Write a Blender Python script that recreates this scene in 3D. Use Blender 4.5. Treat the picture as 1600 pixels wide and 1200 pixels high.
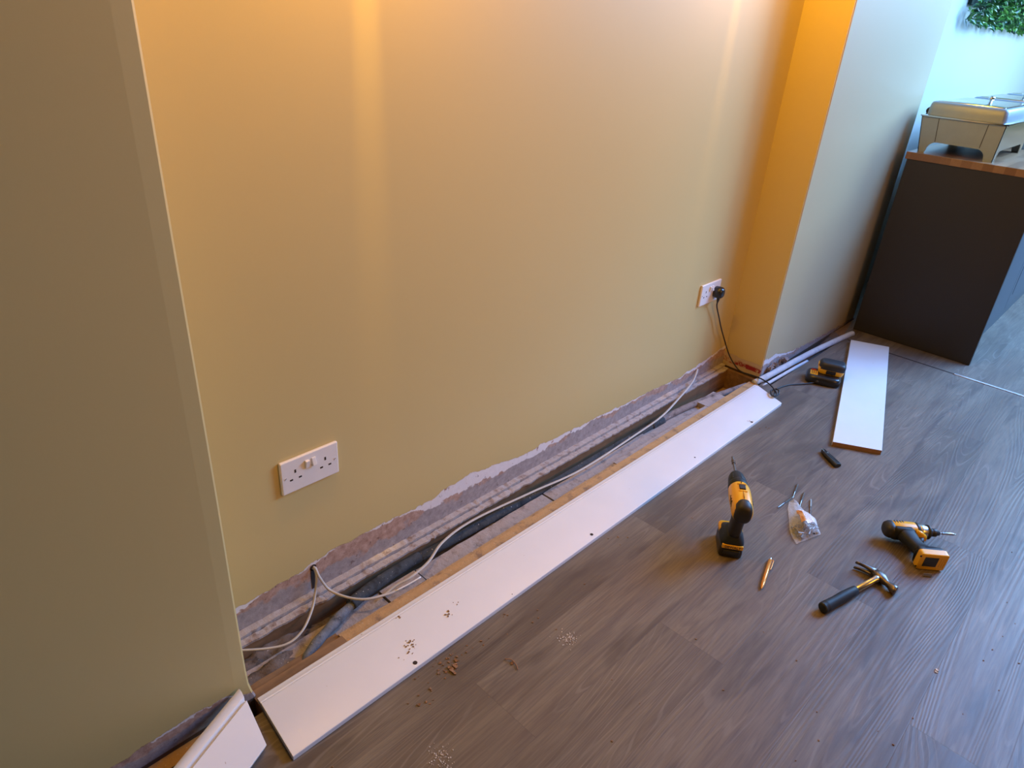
import bpy, bmesh, math, random
from mathutils import Vector, Matrix, noise
random.seed(7)
for o in list(bpy.data.objects): bpy.data.objects.remove(o)
SC = bpy.context.scene
COL = SC.collection
PI = math.pi

# ---------------------------------------------------------------- camera
cam_d = bpy.data.cameras.new('camera'); cam = bpy.data.objects.new('camera', cam_d); COL.objects.link(cam)
RX, RY, RZ = ((0.716049, 0.695283, 0.062084), (0.364736, -0.296825, -0.882532), (-0.595181, 0.654581, -0.466136))
cam.matrix_world = Matrix(((RX[0], -RY[0], -RZ[0], 0), (RX[1], -RY[1], -RZ[1], 0), (RX[2], -RY[2], -RZ[2], 1.31), (0, 0, 0, 1)))
cam_d.sensor_width = 36; cam_d.lens = 24.456; cam_d.clip_start = 0.02
SC.camera = cam
# ---------------------------------------------------------------- world, lights, exposure
w = bpy.data.worlds.new('world'); SC.world = w; w.use_nodes = True
w.node_tree.nodes['Background'].inputs[0].default_value = (1.0, 0.62, 0.40, 1)
w.node_tree.nodes['Background'].inputs[1].default_value = 0.01
vs = SC.view_settings
vs.view_transform = 'Standard'; vs.look = 'None'; vs.gamma = 1; vs.use_curve_mapping = False; vs.exposure = 0.0
def area(name, loc, target, sx, sy, power, color, spread=PI):
    l = bpy.data.lights.new(name, 'AREA'); l.shape = 'RECTANGLE'; l.size = sx; l.size_y = sy
    l.energy = power; l.color = color; l.spread = spread
    o = bpy.data.objects.new(name, l); COL.objects.link(o); o.location = loc
    d = Vector(target) - Vector(loc); o.rotation_euler = d.to_track_quat('-Z', 'Y').to_euler()
    return o
area('rooflight_daylight', (0.6, 4.50, 2.62), (0.4, 4.2, 0), 1.6, 1.6, 270, (0.145, 0.385, 1.0))
area('shopfront_daylight', (0.9, 6.2, 2.3), (-0.7, 4.7, 0.0), 1.6, 1.6, 250, (0.36, 0.66, 1.0))
area('warm_wall_fill', (2.2, 1.6, 1.9), (-1.2, 1.7, 0.95), 1.2, 0.8, 9.5, (1.0, 0.44, 0.03), math.radians(75))  # added warm fill with no real source, brightens the walls more than the floor
SCONCES = [(0.86, 1.80), (2.245, 1.80)]
WARM = (1.0, 0.50, 0.03)
for i, (yy, zz) in enumerate(SCONCES):
    l = bpy.data.lights.new('sconce_light', 'POINT'); l.energy = [29, 19][i]; l.color = WARM; l.shadow_soft_size = 0.03
    o = bpy.data.objects.new('sconce_light', l); COL.objects.link(o); o.location = (-1.04, yy, zz)
    l = bpy.data.lights.new('sconce_beam', 'SPOT'); l.energy = [125, 85][i]; l.color = (1.0, 0.60, 0.08); l.shadow_soft_size = 0.004
    l.spot_size = math.radians(7.5); l.spot_blend = 1.0
    o = bpy.data.objects.new('sconce_beam', l); COL.objects.link(o); o.location = (-1.185, yy, 1.90); o.rotation_euler = (0, math.radians(3.3), 0)

# ---------------------------------------------------------------- helpers
def tagit(o, label=None, cat=None, group=None, kind=None):
    if label: o['label'] = label
    if cat: o['category'] = cat
    if group: o['group'] = group
    if kind: o['kind'] = kind
    return o
def obj(name, bm, mats, parent=None, smooth=False, bevel=0, seg=2, auto=None):
    bmesh.ops.recalc_face_normals(bm, faces=bm.faces[:])
    me = bpy.data.meshes.new(name); bm.to_mesh(me); bm.free()
    if not isinstance(mats, (list, tuple)): mats = [mats]
    for m in mats: me.materials.append(m)
    o = bpy.data.objects.new(name, me); COL.objects.link(o)
    if parent: o.parent = parent
    if smooth:
        me.polygons.foreach_set('use_smooth', [True] * len(me.polygons))
    if bevel:
        md = o.modifiers.new('bevel', 'BEVEL'); md.width = bevel; md.segments = seg; md.limit_method = 'ANGLE'; md.angle_limit = math.radians(35)
        me.polygons.foreach_set('use_smooth', [True] * len(me.polygons))
        md.harden_normals = True
    elif smooth and auto:
        md = o.modifiers.new('split', 'EDGE_SPLIT'); md.split_angle = math.radians(auto)
    return o
def thing(name, label, cat, loc=(0, 0, 0), rot=(0, 0, 0), group=None):
    o = bpy.data.objects.new(name, None); COL.objects.link(o); o.location = loc
    o.rotation_euler = rot; o.empty_display_size = 0.02
    return tagit(o, label, cat, group)
def BM(): return bmesh.new()
def box(bm, c, s, M=None, mi=0):
    r = bmesh.ops.create_cube(bm, size=1)
    T = Matrix.Translation(c) @ (M.to_4x4() if M else Matrix()) @ Matrix.Diagonal((*s, 1))
    bmesh.ops.transform(bm, matrix=T, verts=r['verts'])
    for f in set(f for v in r['verts'] for f in v.link_faces): f.material_index = mi
    return r['verts']
def bx(bm, x0, x1, y0, y1, z0, z1, mi=0):
    return box(bm, ((x0+x1)/2, (y0+y1)/2, (z0+z1)/2), (x1-x0, y1-y0, z1-z0), None, mi)
def prism(bm, pts, vec, mi=0):
    a = [bm.verts.new(p) for p in pts]; b = [bm.verts.new(Vector(p) + Vector(vec)) for p in pts]
    n = len(a); fs = [bm.faces.new(a[::-1]), bm.faces.new(b)]
    for i in range(n): fs.append(bm.faces.new((a[i], a[(i+1) % n], b[(i+1) % n], b[i])))
    for f in fs: f.material_index = mi
def basis(d):
    d = Vector(d).normalized(); u = d.orthogonal().normalized(); return d, u, d.cross(u)
def loft(bm, rings, cap=True, mi=0):
    vr = [[bm.verts.new(p) for p in r] for r in rings]; n = len(vr[0])
    for a, b in zip(vr, vr[1:]):
        for i in range(n):
            f = bm.faces.new((a[i], a[(i+1) % n], b[(i+1) % n], b[i])); f.material_index = mi
    if cap:
        for r in (vr[0][::-1], vr[-1]):
            f = bm.faces.new(r); f.material_index = mi
def sring(c, u, v, ru, rv, n=20, p=2.0):
    c, u, v = Vector(c), Vector(u), Vector(v); out = []
    for i in range(n):
        a = 2*PI*i/n; ca, sa = math.cos(a), math.sin(a)
        out.append(c + u*ru*math.copysign(abs(ca)**(2/p), ca) + v*rv*math.copysign(abs(sa)**(2/p), sa))
    return out
def lathe(bm, p0, d, prof, n=20, mi=0, flat=1.0):
    d, u, v = basis(d); p0 = Vector(p0)
    loft(bm, [sring(p0 + d*s, u, v*flat, max(r, 1e-4), max(r, 1e-4), n) for s, r in prof], True, mi)
def cyl(bm, a, b, r, n=12, r2=None, mi=0):
    a, b = Vector(a), Vector(b); L = (b-a).length
    lathe(bm, a, b-a, [(0, r), (L, r if r2 is None else r2)], n, mi)
def catmull(P, k=8):
    P = [Vector(p) for p in P]; Q = [P[0]*2-P[1]] + P + [P[-1]*2-P[-2]]; out = []
    for i in range(1, len(Q)-2):
        for j in range(k):
            t = j/k; a, b, c, d = Q[i-1:i+3]
            out.append(0.5*((2*b) + (c-a)*t + (2*a-5*b+4*c-d)*t*t + (3*b-a-3*c+d)*t**3))
    return out + [P[-1]]
def tube(bm, pts, r, n=8, k=8, flat=1.0, wob=0, mi=0):
    S = catmull(pts, k) if k else [Vector(p) for p in pts]
    rings = []; u = None
    for i, p in enumerate(S):
        t = (S[min(i+1, len(S)-1)] - S[max(i-1, 0)]).normalized()
        u = (u - t*u.dot(t)).normalized() if u else (Vector((0, 0, 1)) - t*t.z).normalized() if abs(t.z) < .95 else t.orthogonal().normalized()
        rr = r * (1 + wob*noise.noise(p*35))
        rings.append(sring(p, u, t.cross(u), rr*flat, rr, n))
    loft(bm, rings, True, mi)

# ---------------------------------------------------------------- materials
class NT:
    def __init__(s, name):
        s.m = bpy.data.materials.new(name); s.m.use_nodes = True; s.t = s.m.node_tree
        s.b = s.t.nodes['Principled BSDF']; s._c = None
    def n(s, typ, **kw):
        nd = s.t.nodes.new(typ)
        for k, v in kw.items(): setattr(nd, k, v)
        return nd
    def l(s, a, b): s.t.links.new(a, b)
    def set(s, sock, v):
        if hasattr(v, 'is_output') or isinstance(v, bpy.types.NodeSocket): s.l(v, sock)
        else: sock.default_value = v
    def co(s):
        if not s._c: s._c = s.n('ShaderNodeTexCoord').outputs['Object']
        return s._c
    def xyz(s):
        x = s.n('ShaderNodeSeparateXYZ'); s.l(s.co(), x.inputs[0]); return x.outputs
    def math(s, op, a, b=0.0, c=None, clamp=False):
        nd = s.n('ShaderNodeMath', operation=op); nd.use_clamp = clamp
        s.set(nd.inputs[0], a); s.set(nd.inputs[1], b)
        if c is not None: s.set(nd.inputs[2], c)
        return nd.outputs[0]
    def vec(s, x, y, z):
        nd = s.n('ShaderNodeCombineXYZ')
        for i, v in enumerate((x, y, z)): s.set(nd.inputs[i], v)
        return nd.outputs[0]
    def noise(s, scale, detail=3, rough=0.5, vec=None, dist=0.0):
        nd = s.n('ShaderNodeTexNoise'); s.l(vec or s.co(), nd.inputs['Vector'])
        nd.inputs['Scale'].default_value = scale; nd.inputs['Detail'].default_value = detail
        nd.inputs['Roughness'].default_value = rough; nd.inputs['Distortion'].default_value = dist
        return nd.outputs[0]
    def mix(s, f, a, b, blend='MIX'):
        nd = s.n('ShaderNodeMix', data_type='RGBA', blend_type=blend)
        s.set(nd.inputs[0], f)
        for i, v in ((6, a), (7, b)):
            if isinstance(v, (tuple, list)): v = (*v[:3], 1)
            s.set(nd.inputs[i], v)
        return nd.outputs[2]
    def ramp(s, f, pts):
        nd = s.n('ShaderNodeValToRGB'); e = nd.color_ramp.elements
        while len(e) < len(pts): e.new(0.5)
        for el, (p, c) in zip(e, pts):
            el.position = p; el.color = (*c, 1) if isinstance(c, (tuple, list)) else (c, c, c, 1)
        s.set(nd.inputs[0], f); return nd.outputs[0]
    def step(s, v, lo, hi):
        nd = s.n('ShaderNodeMapRange'); nd.clamp = True
        s.set(nd.inputs[0], v); s.set(nd.inputs[1], lo); s.set(nd.inputs[2], hi); return nd.outputs[0]
    def bump(s, h, strength=0.3, dist=0.002):
        nd = s.n('ShaderNodeBump'); nd.inputs['Strength'].default_value = strength; nd.inputs['Distance'].default_value = dist
        s.l(h, nd.inputs['Height']); s.l(nd.outputs[0], s.b.inputs['Normal'])
    def out(s, color=None, rough=0.5, metal=0, spec=None):
        if color is not None: s.set(s.b.inputs['Base Color'], (*color[:3], 1) if isinstance(color, (tuple, list)) else color)
        s.set(s.b.inputs['Roughness'], rough); s.set(s.b.inputs['Metallic'], metal)
        if spec is not None: s.b.inputs['Specular IOR Level'].default_value = spec
        return s.m
def simple(name, c, rough=0.5, metal=0, var=0.12, scale=60, bump=0.0, spec=None):
    t = NT(name); nz = t.noise(scale, 4)
    col = t.mix(nz, tuple(v*(1-var) for v in c), tuple(min(1, v*(1+var)) for v in c))
    if bump: t.bump(nz, bump, 0.001)
    return t.out(col, rough, metal, spec)

PAINT = (0.585, 0.455, 0.192)
def wall_mat(name, edge, ax='y', PAINT=PAINT, maroon=False):
    """edge: list of (coordinate 0..4 m along the wall, height of the torn paint edge)"""
    t = NT(name); X = t.xyz(); a = X[1] if ax == 'y' else X[0]; z = X[2]
    big = t.noise(1.3, 3); fine = t.noise(260, 3); mid = t.noise(22, 5, 0.65); mot = t.noise(60, 6, 0.7)
    paint = t.mix(big, tuple(v*0.95 for v in PAINT), tuple(v*1.04 for v in PAINT))
    sp = t.step(t.noise(34, 2), 0.83, 0.86)
    paint = t.mix(t.math('MULTIPLY', sp, 0.35), paint, (0.62, 0.55, 0.42))
    if edge:
        e = t.ramp(t.math('DIVIDE', a if ax == 'y' else t.math('ADD', a, 2.0), 4.0), [(p/4.0, h*5) for p, h in edge])
        e = t.math('DIVIDE', e, 5.0)
        e = t.math('ADD', e, t.math('MULTIPLY', t.math('SUBTRACT', mid, 0.5), 0.035))
        m = t.step(z, t.math('ADD', e, -0.001), t.math('ADD', e, 0.0012))        # 1 = paint
        rel = t.math('DIVIDE', z, e)
        grey = t.mix(t.step(mot, .3, .7), (0.25, 0.205, 0.20), (0.42, 0.36, 0.35))
        pink = t.mix(t.step(mot, .3, .7), (0.30, 0.16, 0.11), (0.56, 0.38, 0.30))
        white = t.mix(mot, (0.66, 0.60, 0.60), (0.80, 0.76, 0.76))
        nb = t.noise(7, 4, 0.6)
        c = t.mix(t.step(t.math('ADD', rel, t.math('MULTIPLY', t.math('SUBTRACT', nb, 0.5), 2.2)), 0.66, 0.78), grey, pink)
        # bare white plaster chips below the torn paint
        if ax == 'y':
            ym = t.ramp(t.math('DIVIDE', a, 4.0), [(0.0, 0.35), (0.115, 0.55), (0.125, 0.15), (0.24, 0.2), (0.262, 1.25), (0.36, 1.25), (0.41, 0.6), (0.55, 0.3), (0.66, 0.65), (0.70, 0.9), (0.8, 0.2)])
        else: ym = 0.1
        wsel = t.math('ADD', t.math('MULTIPLY', t.math('SUBTRACT', rel, 0.8), 2.6), t.math('ADD', t.math('MULTIPLY', t.math('SUBTRACT', t.noise(9, 4, .7, dist=.4), 0.5), 2.2), t.math('SUBTRACT', ym, 0.62)))
        c = t.mix(t.math('MULTIPLY', t.step(wsel, 0.0, 0.10), t.step(t.noise(30, 3, .6), .28, .34)), c, white)
        sc = t.step(t.noise(55, 3, .6), 0.66, 0.70)
        c = t.mix(t.math('MULTIPLY', sc, 0.6), c, (0.13, 0.07, 0.05))
        if maroon:
            mr = t.math('MULTIPLY', t.step(rel, 0.25, 0.32), t.math('SUBTRACT', 1.0, t.step(rel, 0.62, 0.72)))
            mr = t.math('MULTIPLY', mr, t.step(t.noise(26, 4, .7), 0.44, 0.52))
            c = t.mix(mr, t.mix(mot, (0.44, 0.33, 0.25), (0.55, 0.44, 0.33)), (0.26, 0.012, 0.02))
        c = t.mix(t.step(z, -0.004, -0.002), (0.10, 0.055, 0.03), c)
        col = t.mix(m, c, paint)
        h = t.math('ADD', t.math('MULTIPLY', m, 1.0), t.math('MULTIPLY', t.math('MULTIPLY', mot, t.math('SUBTRACT', 1.0, m)), 0.8))
        h = t.math('ADD', h, t.math('MULTIPLY', fine, 0.04)); t.bump(h, 0.55, 0.002)
        return t.out(col, t.math('ADD', 0.85, t.math('MULTIPLY', m, -0.38)))
    t.bump(t.math('ADD', fine, t.math('MULTIPLY', t.noise(6, 3), 2.0)), 0.12, 0.0015)
    return t.out(paint, 0.5)

def floor_mat():
    t = NT('wood_plank_floor'); X = t.xyz(); x, y = X[0], X[1]
    kx = t.math('DIVIDE', t.math('ADD', x, 0.733), 0.18); k = t.math('FLOOR', kx)
    yy = t.math('SUBTRACT', t.math('SUBTRACT', y, 0.757), t.math('MULTIPLY', k, 0.46))
    ry = t.math('DIVIDE', yy, 1.22); r = t.math('FLOOR', ry)
    wn = t.n('ShaderNodeTexWhiteNoise', noise_dimensions='2D'); t.l(t.vec(k, r, 0), wn.inputs['Vector']); rid = wn.outputs[0]
    off = t.math('MULTIPLY', rid, 37.0)
    gx = t.math('ADD', x, off)
    fine = t.noise(1, 4, 0.6, t.vec(t.math('MULTIPLY', gx, 230), t.math('MULTIPLY', y, 9), rid))
    streak = t.noise(1, 4, 0.6, t.vec(t.math('MULTIPLY', gx, 26), t.math('MULTIPLY', y, 2.2), rid), 0.6)
    blot = t.noise(1, 3, 0.5, t.vec(t.math('MULTIPLY', gx, 8), t.math('MULTIPLY', y, 2.4), rid), 0.8)
    hh = t.noise(1, 1.5, 0.45, t.vec(t.math('MULTIPLY', gx, 6.0), t.math('MULTIPLY', y, 0.50), rid), 0.3)
    rings = t.math('SINE', t.math('MULTIPLY', hh, 270.0))
    dark = t.step(t.noise(1, 3, 0.6, t.vec(t.math('MULTIPLY', gx, 17), t.math('MULTIPLY', y, 2.8), 4.0), 0.5), 0.55, 0.74)
    c = t.mix(rid, (0.088, 0.067, 0.050), (0.168, 0.130, 0.098))
    c = t.mix(t.step(blot, 0.35, 0.7), c, (0.195, 0.160, 0.122))
    c = t.mix(t.math('MULTIPLY', t.step(streak, 0.46, 0.72), 0.62), c, (0.085, 0.062, 0.055))
    c = t.mix(t.math('MULTIPLY', dark, 0.72), c, (0.055, 0.040, 0.036))
    c = t.mix(t.math('MULTIPLY', t.step(fine, 0.42, 0.70), 0.55), c, (0.085, 0.066, 0.060))
    c = t.mix(t.math('MULTIPLY', t.step(rings, 0.2, 1.0), 0.20), c, (0.10, 0.072, 0.062))
    lime = t.math('MULTIPLY', t.step(t.math('SINE', t.math('MULTIPLY', hh, 420.0)), 0.72, 0.95), t.step(t.noise(3.5, 2), 0.45, 0.60))
    c = t.mix(t.math('MULTIPLY', lime, 0.22), c, (0.32, 0.28, 0.24))
    # seams
    fx = t.math('FRACT', kx); fy = t.math('FRACT', ry)
    dx = t.math('MULTIPLY', t.math('MINIMUM', fx, t.math('SUBTRACT', 1.0, fx)), 0.18)
    dy = t.math('MULTIPLY', t.math('MINIMUM', fy, t.math('SUBTRACT', 1.0, fy)), 1.22)
    seam = t.math('SUBTRACT', 1.0, t.step(t.math('MINIMUM', dx, dy), 0.0, 0.0011))
    c = t.mix(t.math('MULTIPLY', seam, 0.35), c, (0.05, 0.035, 0.03))
    dust = t.step(t.noise(420, 2), 0.80, 0.84)
    c = t.mix(t.math('MULTIPLY', dust, 0.35), c, (0.45, 0.40, 0.36))
    h = t.math('ADD', t.math('MULTIPLY', rings, 0.45), t.math('MULTIPLY', fine, 0.9))
    h = t.math('SUBTRACT', h, t.math('MULTIPLY', seam, 1.0))
    t.bump(h, 0.24, 0.0008)
    ro = t.math('ADD', 0.38, t.math('MULTIPLY', streak, 0.18))
    return t.out(c, ro, 0, 0.32)

def white_mat(name='white_gloss_paint', c=(0.71, 0.71, 0.74)):
    t = NT(name); n1 = t.noise(5, 3); n2 = t.noise(120, 2)
    col = t.mix(t.step(n1, 0.3, 0.7), tuple(v*0.95 for v in c), c)
    sp = t.step(t.noise(75, 1), 0.80, 0.82)
    col = t.mix(t.math('MULTIPLY', sp, 0.7), col, (0.35, 0.26, 0.20))
    t.bump(n2, 0.05, 0.0005)
    return t.out(col, 0.38)
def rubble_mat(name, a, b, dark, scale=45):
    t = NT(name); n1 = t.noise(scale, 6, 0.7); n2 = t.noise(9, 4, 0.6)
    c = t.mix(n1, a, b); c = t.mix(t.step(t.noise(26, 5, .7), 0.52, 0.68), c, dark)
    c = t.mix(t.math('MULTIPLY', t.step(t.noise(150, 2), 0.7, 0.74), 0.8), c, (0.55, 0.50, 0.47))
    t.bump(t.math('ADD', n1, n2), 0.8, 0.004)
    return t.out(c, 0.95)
def wood_mat(name, a, b, ax=1, scale=18, rough=0.7):
    t = NT(name); X = t.xyz(); s = [scale]*3; s[ax] = scale/12
    v = t.vec(*[t.math('MULTIPLY', X[i], s[i]) for i in range(3)])
    n1 = t.noise(3, 5, 0.65, v, 0.4); n2 = t.noise(14, 4, 0.6)
    c = t.mix(t.step(n1, 0.3, 0.7), a, b)
    c = t.mix(t.math('MULTIPLY', t.step(n2, 0.5, 0.75), 0.5), c, tuple(v*0.4 for v in a))
    t.bump(n1, 0.3, 0.001)
    return t.out(c, rough)
M = {}
M['paint'] = wall_mat('wall_paint', None)
M['bay'] = wall_mat('pale_bay_wall_paint', None, PAINT=(0.52, 0.52, 0.44))
M['recess'] = wall_mat('recess_wall_paint_and_plaster', [(0.40, .078), (0.53, .076), (0.64, .090), (0.785, .100), (1.0, .090), (1.09, .105), (1.19, .112), (1.36, .084), (1.67, .074), (2.06, .064), (2.34, .050), (2.55, .07), (2.72, .095)])
M['near_pier'] = wall_mat('near_pier_paint_and_plaster', [(0.0, .035), (0.13, .044), (0.215, .048), (0.28, .054), (0.34, .040), (0.37, .022), (0.40, .010)])
M['far_pier'] = wall_mat('far_pier_paint_and_plaster', [(2.70, .080), (2.85, .075), (3.0, .040), (3.2, .030), (3.4, .018), (3.6, .012), (3.75, .01)], PAINT=(0.545, 0.425, 0.235))
M['return'] = wall_mat('pier_return_paint_and_plaster', [(0.78, .060), (0.85, .055), (0.97, .050)], 'x', maroon=True)
M['floor'] = floor_mat()
M['white'] = white_mat()
M['white2'] = white_mat('white_primer_paint', (0.68, 0.71, 0.74))
M['mdf'] = simple('raw_fibreboard_edge', (0.26, 0.14, 0.075), 0.8, 0, 0.2, 90)
M['chip'] = rubble_mat('raw_subfloor_board', (0.38, 0.215, 0.085), (0.50, 0.31, 0.14), (0.24, 0.15, 0.085), 35)
M['oldwood'] = wood_mat('old_brown_timber', (0.16, 0.085, 0.04), (0.27, 0.15, 0.07))
M['batten'] = rubble_mat('dusty_grey_timber', (0.27, 0.225, 0.21), (0.42, 0.36, 0.34), (0.20, 0.16, 0.145), 60)
M['lip'] = rubble_mat('broken_plaster', (0.30, 0.26, 0.25), (0.50, 0.45, 0.44), (0.22, 0.15, 0.12), 60)
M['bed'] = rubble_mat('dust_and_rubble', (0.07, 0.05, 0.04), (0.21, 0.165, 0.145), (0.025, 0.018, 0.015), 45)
M['pitfloor'] = wood_mat('dusty_pit_boards', (0.30, 0.17, 0.07), (0.42, 0.26, 0.12))
M['lag'] = rubble_mat('black_pipe_lagging', (0.022, 0.026, 0.032), (0.070, 0.078, 0.090), (0.016, 0.018, 0.022), 50)
M['oldpipe'] = rubble_mat('old_grey_painted_pipe', (0.05, 0.06, 0.08), (0.24, 0.26, 0.31), (0.03, 0.03, 0.04), 55)
M['pipe'] = rubble_mat('pale_grey_painted_pipe', (0.42, 0.44, 0.48), (0.58, 0.60, 0.64), (0.40, 0.42, 0.46), 30)
M['rust'] = rubble_mat('rusty_pipe', (0.16, 0.12, 0.11), (0.30, 0.25, 0.24), (0.08, 0.06, 0.05), 40)
M['cable'] = simple('grey_cable_sheath', (0.46, 0.43, 0.40), 0.5, 0, 0.12, 30)
M['cablew'] = simple('white_cable_core', (0.75, 0.75, 0.76), 0.4)
M['black'] = simple('black_rubber', (0.018, 0.018, 0.020), 0.5, 0, 0.3, 80, 0.05)
M['blackgrey'] = simple('dark_grey_rubber', (0.016, 0.020, 0.025), 0.55, 0, 0.3, 80, 0.05, 0.3)
M['blackgloss'] = simple('black_plastic', (0.015, 0.015, 0.017), 0.28, 0, 0.2, 80)
M['yellow'] = simple('yellow_plastic', (0.76, 0.41, 0.012), 0.38, 0, 0.06, 60)
M['steel'] = simple('bright_steel', (0.62, 0.61, 0.60), 0.28, 1, 0.1, 60)
M['darksteel'] = simple('dark_forged_steel', (0.20, 0.17, 0.155), 0.38, 1, 0.3, 60)
M['alloy'] = simple('brushed_alloy', (0.70, 0.68, 0.64), 0.32, 1, 0.1, 60)
M['red'] = simple('red_plastic', (0.5, 0.03, 0.02), 0.4)
M['socket'] = simple('white_socket_plastic', (0.78, 0.73, 0.70), 0.35, 0, 0.03, 30)
M['hole'] = simple('dark_hole', (0.03, 0.018, 0.014), 0.9)
M['panel'] = simple('charcoal_cabinet_panel', (0.022, 0.019, 0.020), 0.55, 0, 0.12, 200, 0.05)
M['door'] = simple('blue_grey_cabinet_door', (0.085, 0.095, 0.11), 0.5, 0, 0.06, 60)
M['chrome'] = simple('polished_stainless_steel', (0.66, 0.65, 0.62), 0.16, 1, 0.05, 12)
M['satin'] = simple('satin_stainless_steel', (0.31, 0.35, 0.35), 0.45, 0.5, 0.08, 25)
M['strip'] = simple('metal_threshold_strip', (0.85, 0.85, 0.85), 0.32, 0.85, 0.05, 30)
M['pen'] = simple('orange_gold_pen_barrel', (0.72, 0.30, 0.05), 0.28, 0.35, 0.05, 60)
M['shaving'] = simple('wood_shaving', (0.24, 0.12, 0.05), 0.8, 0, 0.4, 90)
M['dust'] = simple('plaster_dust', (0.62, 0.56, 0.50), 0.95)

# ---------------------------------------------------------------- structure
def struct(name, bm, m, **k):
    return tagit(obj(name, bm, m, **k), kind='structure')
XP, XR, XB = -1.033, -1.212, -1.212      # pier face, recess wall, far bay wall
Y1, Y2, Y3 = 0.385, 2.72, 3.80
bm = BM()
prism(bm, [(-.985, -1.6, 0), (4, -1.6, 0), (4, 9, 0), (-1.21, 9, 0), (-1.21, 3.81, 0), (-1.03, 3.81, 0), (-.985, 3.56, 0), (-.958, 3.5, 0), (-.967, 2.69, 0), (-1.0, 2.69, 0), (-1.0, .386, 0), (-.985, .386, 0)], (0, 0, -.006))
struct('floor', bm, M['floor'])
def worn_pier(name, y0, y1, m, edgeflare=False):
    """solid pier block with a slightly wavy hand-plastered front edge"""
    bm = BM(); zs = [-.12, -.02, 0, .015, .04, .08, .15, .3, .5, .62, .7, .76, 1.0, 1.3, 1.7, 2.2, 2.7]
    rings = []
    for z in zs:
        d = 0.003*noise.noise(Vector((y1, z*3, 2))); f = 0.0
        if edgeflare: f = 0.010*max(0, 1 - max(z, 0)/.06)**2 
        e = 0.004
        rings.append([Vector((-1.5, y0, z)), Vector((XP, y0, z)), Vector((XP, y1 - .03, z)), Vector((XP - e*.3 + f*.3, y1 + d - e + f, z)), Vector((XP - e + f*.3, y1 + d + f, z)), Vector((-1.5, y1 + d, z))])
    loft(bm, rings)
    return struct(name, bm, m)
worn_pier('wall_left', -1.6, Y1, M['near_pier'], True)
bm = BM(); bx(bm, -1.5, XR, Y1, Y2 + .02, -.12, 2.7); struct('wall_left', bm, M['recess'])
bm = BM(); bx(bm, -1.45, XP, Y2 + .004, Y3, -.12, 2.7); struct('wall_left', bm, M['far_pier'], bevel=.004)
bm = BM(); bx(bm, -1.40, XP - .003, Y2, Y2 + .004, -.004, 2.7); struct('wall_left', bm, M['return'])
bm = BM(); bx(bm, -1.5, XB, Y3, 9.2, -.12, 2.7); struct('wall_left', bm, M['bay'])
bm = BM(); bx(bm, -1.5, 4, 9.0, 9.15, -.02, 2.7); struct('wall_back', bm, M['paint'])
bm = BM(); bx(bm, -1.5, 4, -1.6, 9.15, 2.7, 2.8); struct('ceiling', bm, simple('ceiling_white', (.75, .74, .72), .8))

# trench along the recess ------------------------------------------------
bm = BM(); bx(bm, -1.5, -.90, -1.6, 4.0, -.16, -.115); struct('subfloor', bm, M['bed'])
def height(bm, x0, x1, y0, y1, nx, ny, f, base):
    g = [[bm.verts.new((x0+(x1-x0)*i/nx, y0+(y1-y0)*j/ny, f(x0+(x1-x0)*i/nx, y0+(y1-y0)*j/ny))) for j in range(ny+1)] for i in range(nx+1)]
    for i in range(nx):
        for j in range(ny): bm.faces.new((g[i][j], g[i+1][j], g[i+1][j+1], g[i][j+1]))
def bedz(x, y):
    b = -.088 + .045*max(0, min(1, (0.80-y)/.3))
    if x > -1.115 and y < .75: b += .016
    return b + .016*noise.noise(Vector((x*30, y*16, 1))) + .008*noise.noise(Vector((x*80, y*60, 5)))
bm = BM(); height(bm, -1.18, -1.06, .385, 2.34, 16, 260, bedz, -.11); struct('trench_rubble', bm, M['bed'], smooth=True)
bm = BM(); bx(bm, -1.212, -1.03, 2.34, 2.70, -.113, -.100)
for yy in (2.44, 2.56): bx(bm, -1.212, -1.03, yy, yy+.003, -.1, -.0985)
struct('trench_floor', bm, M['pitfloor'])
def ragged(bm, x0, x1, y0, y1, z0, z1, step, amp, seed, both=False):
    n = int((y1-y0)/step); top = []
    rings = []
    for i in range(n+1):
        y = y0+(y1-y0)*i/n
        d = amp*noise.noise(Vector((y*28, seed, 0))) + amp*.7*noise.noise(Vector((y*90, seed, 3)))
        e = amp*.6*noise.noise(Vector((y*40, seed+9, 0))) if both else 0
        dz = .0015*noise.noise(Vector((y*60, seed, 7)))
        rings.append([(x0+e, y, z0), (x1+d, y, z0), (x1+d, y, z1+dz), (x0+e, y, z1+dz*2)])
    loft(bm, rings)
bm = BM(); bx(bm, -1.212, -1.1735, Y1, 2.70, -.095, -.008); struct('trench_side', bm, M['oldwood'])
bm = BM(); ragged(bm, -1.213, -1.193, Y1, 2.71, -.009, .004, .012, .003, 1); ragged(bm, -1.1905, -1.171, Y1, 2.70, -.009, -.003, .010, .005, 5, True); struct('plaster_ledge', bm, [M['lip']])
bm = BM(); bx(bm, -1.175, -1.036, 2.698, 2.718, -.113, -.012); bx(bm, -1.212, -1.175, 2.66, 2.718, -.1, -.010); struct('trench_end', bm, M['oldwood'])
bm = BM()
segs = [(.39, .78, 0), (.785, .90, .003), (.905, 1.42, 0), (1.425, 1.98, .002), (1.985, 2.345, -.002)]
for a, b, dz in segs: ragged(bm, -1.128, -1.078, a, b, -.11, -.034+dz, .03, .0025, a*9, True)
struct('trench_batten', bm, M['batten'])
bm = BM(); ragged(bm, -1.066, -1.046, .62, 1.75, -.11, -.016, .03, .003, 3, True); bx(bm, -1.05, -.93, .62, 2.66, -.11, -.0065)
struct('trench_kerb', bm, M['chip'])
bm = BM(); ragged(bm, -1.078, -1.046, .39, .62, -.11, -.022, .03, .003, 3, True); bx(bm, -1.05, -.93, .39, .62, -.11, -.0065)
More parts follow.
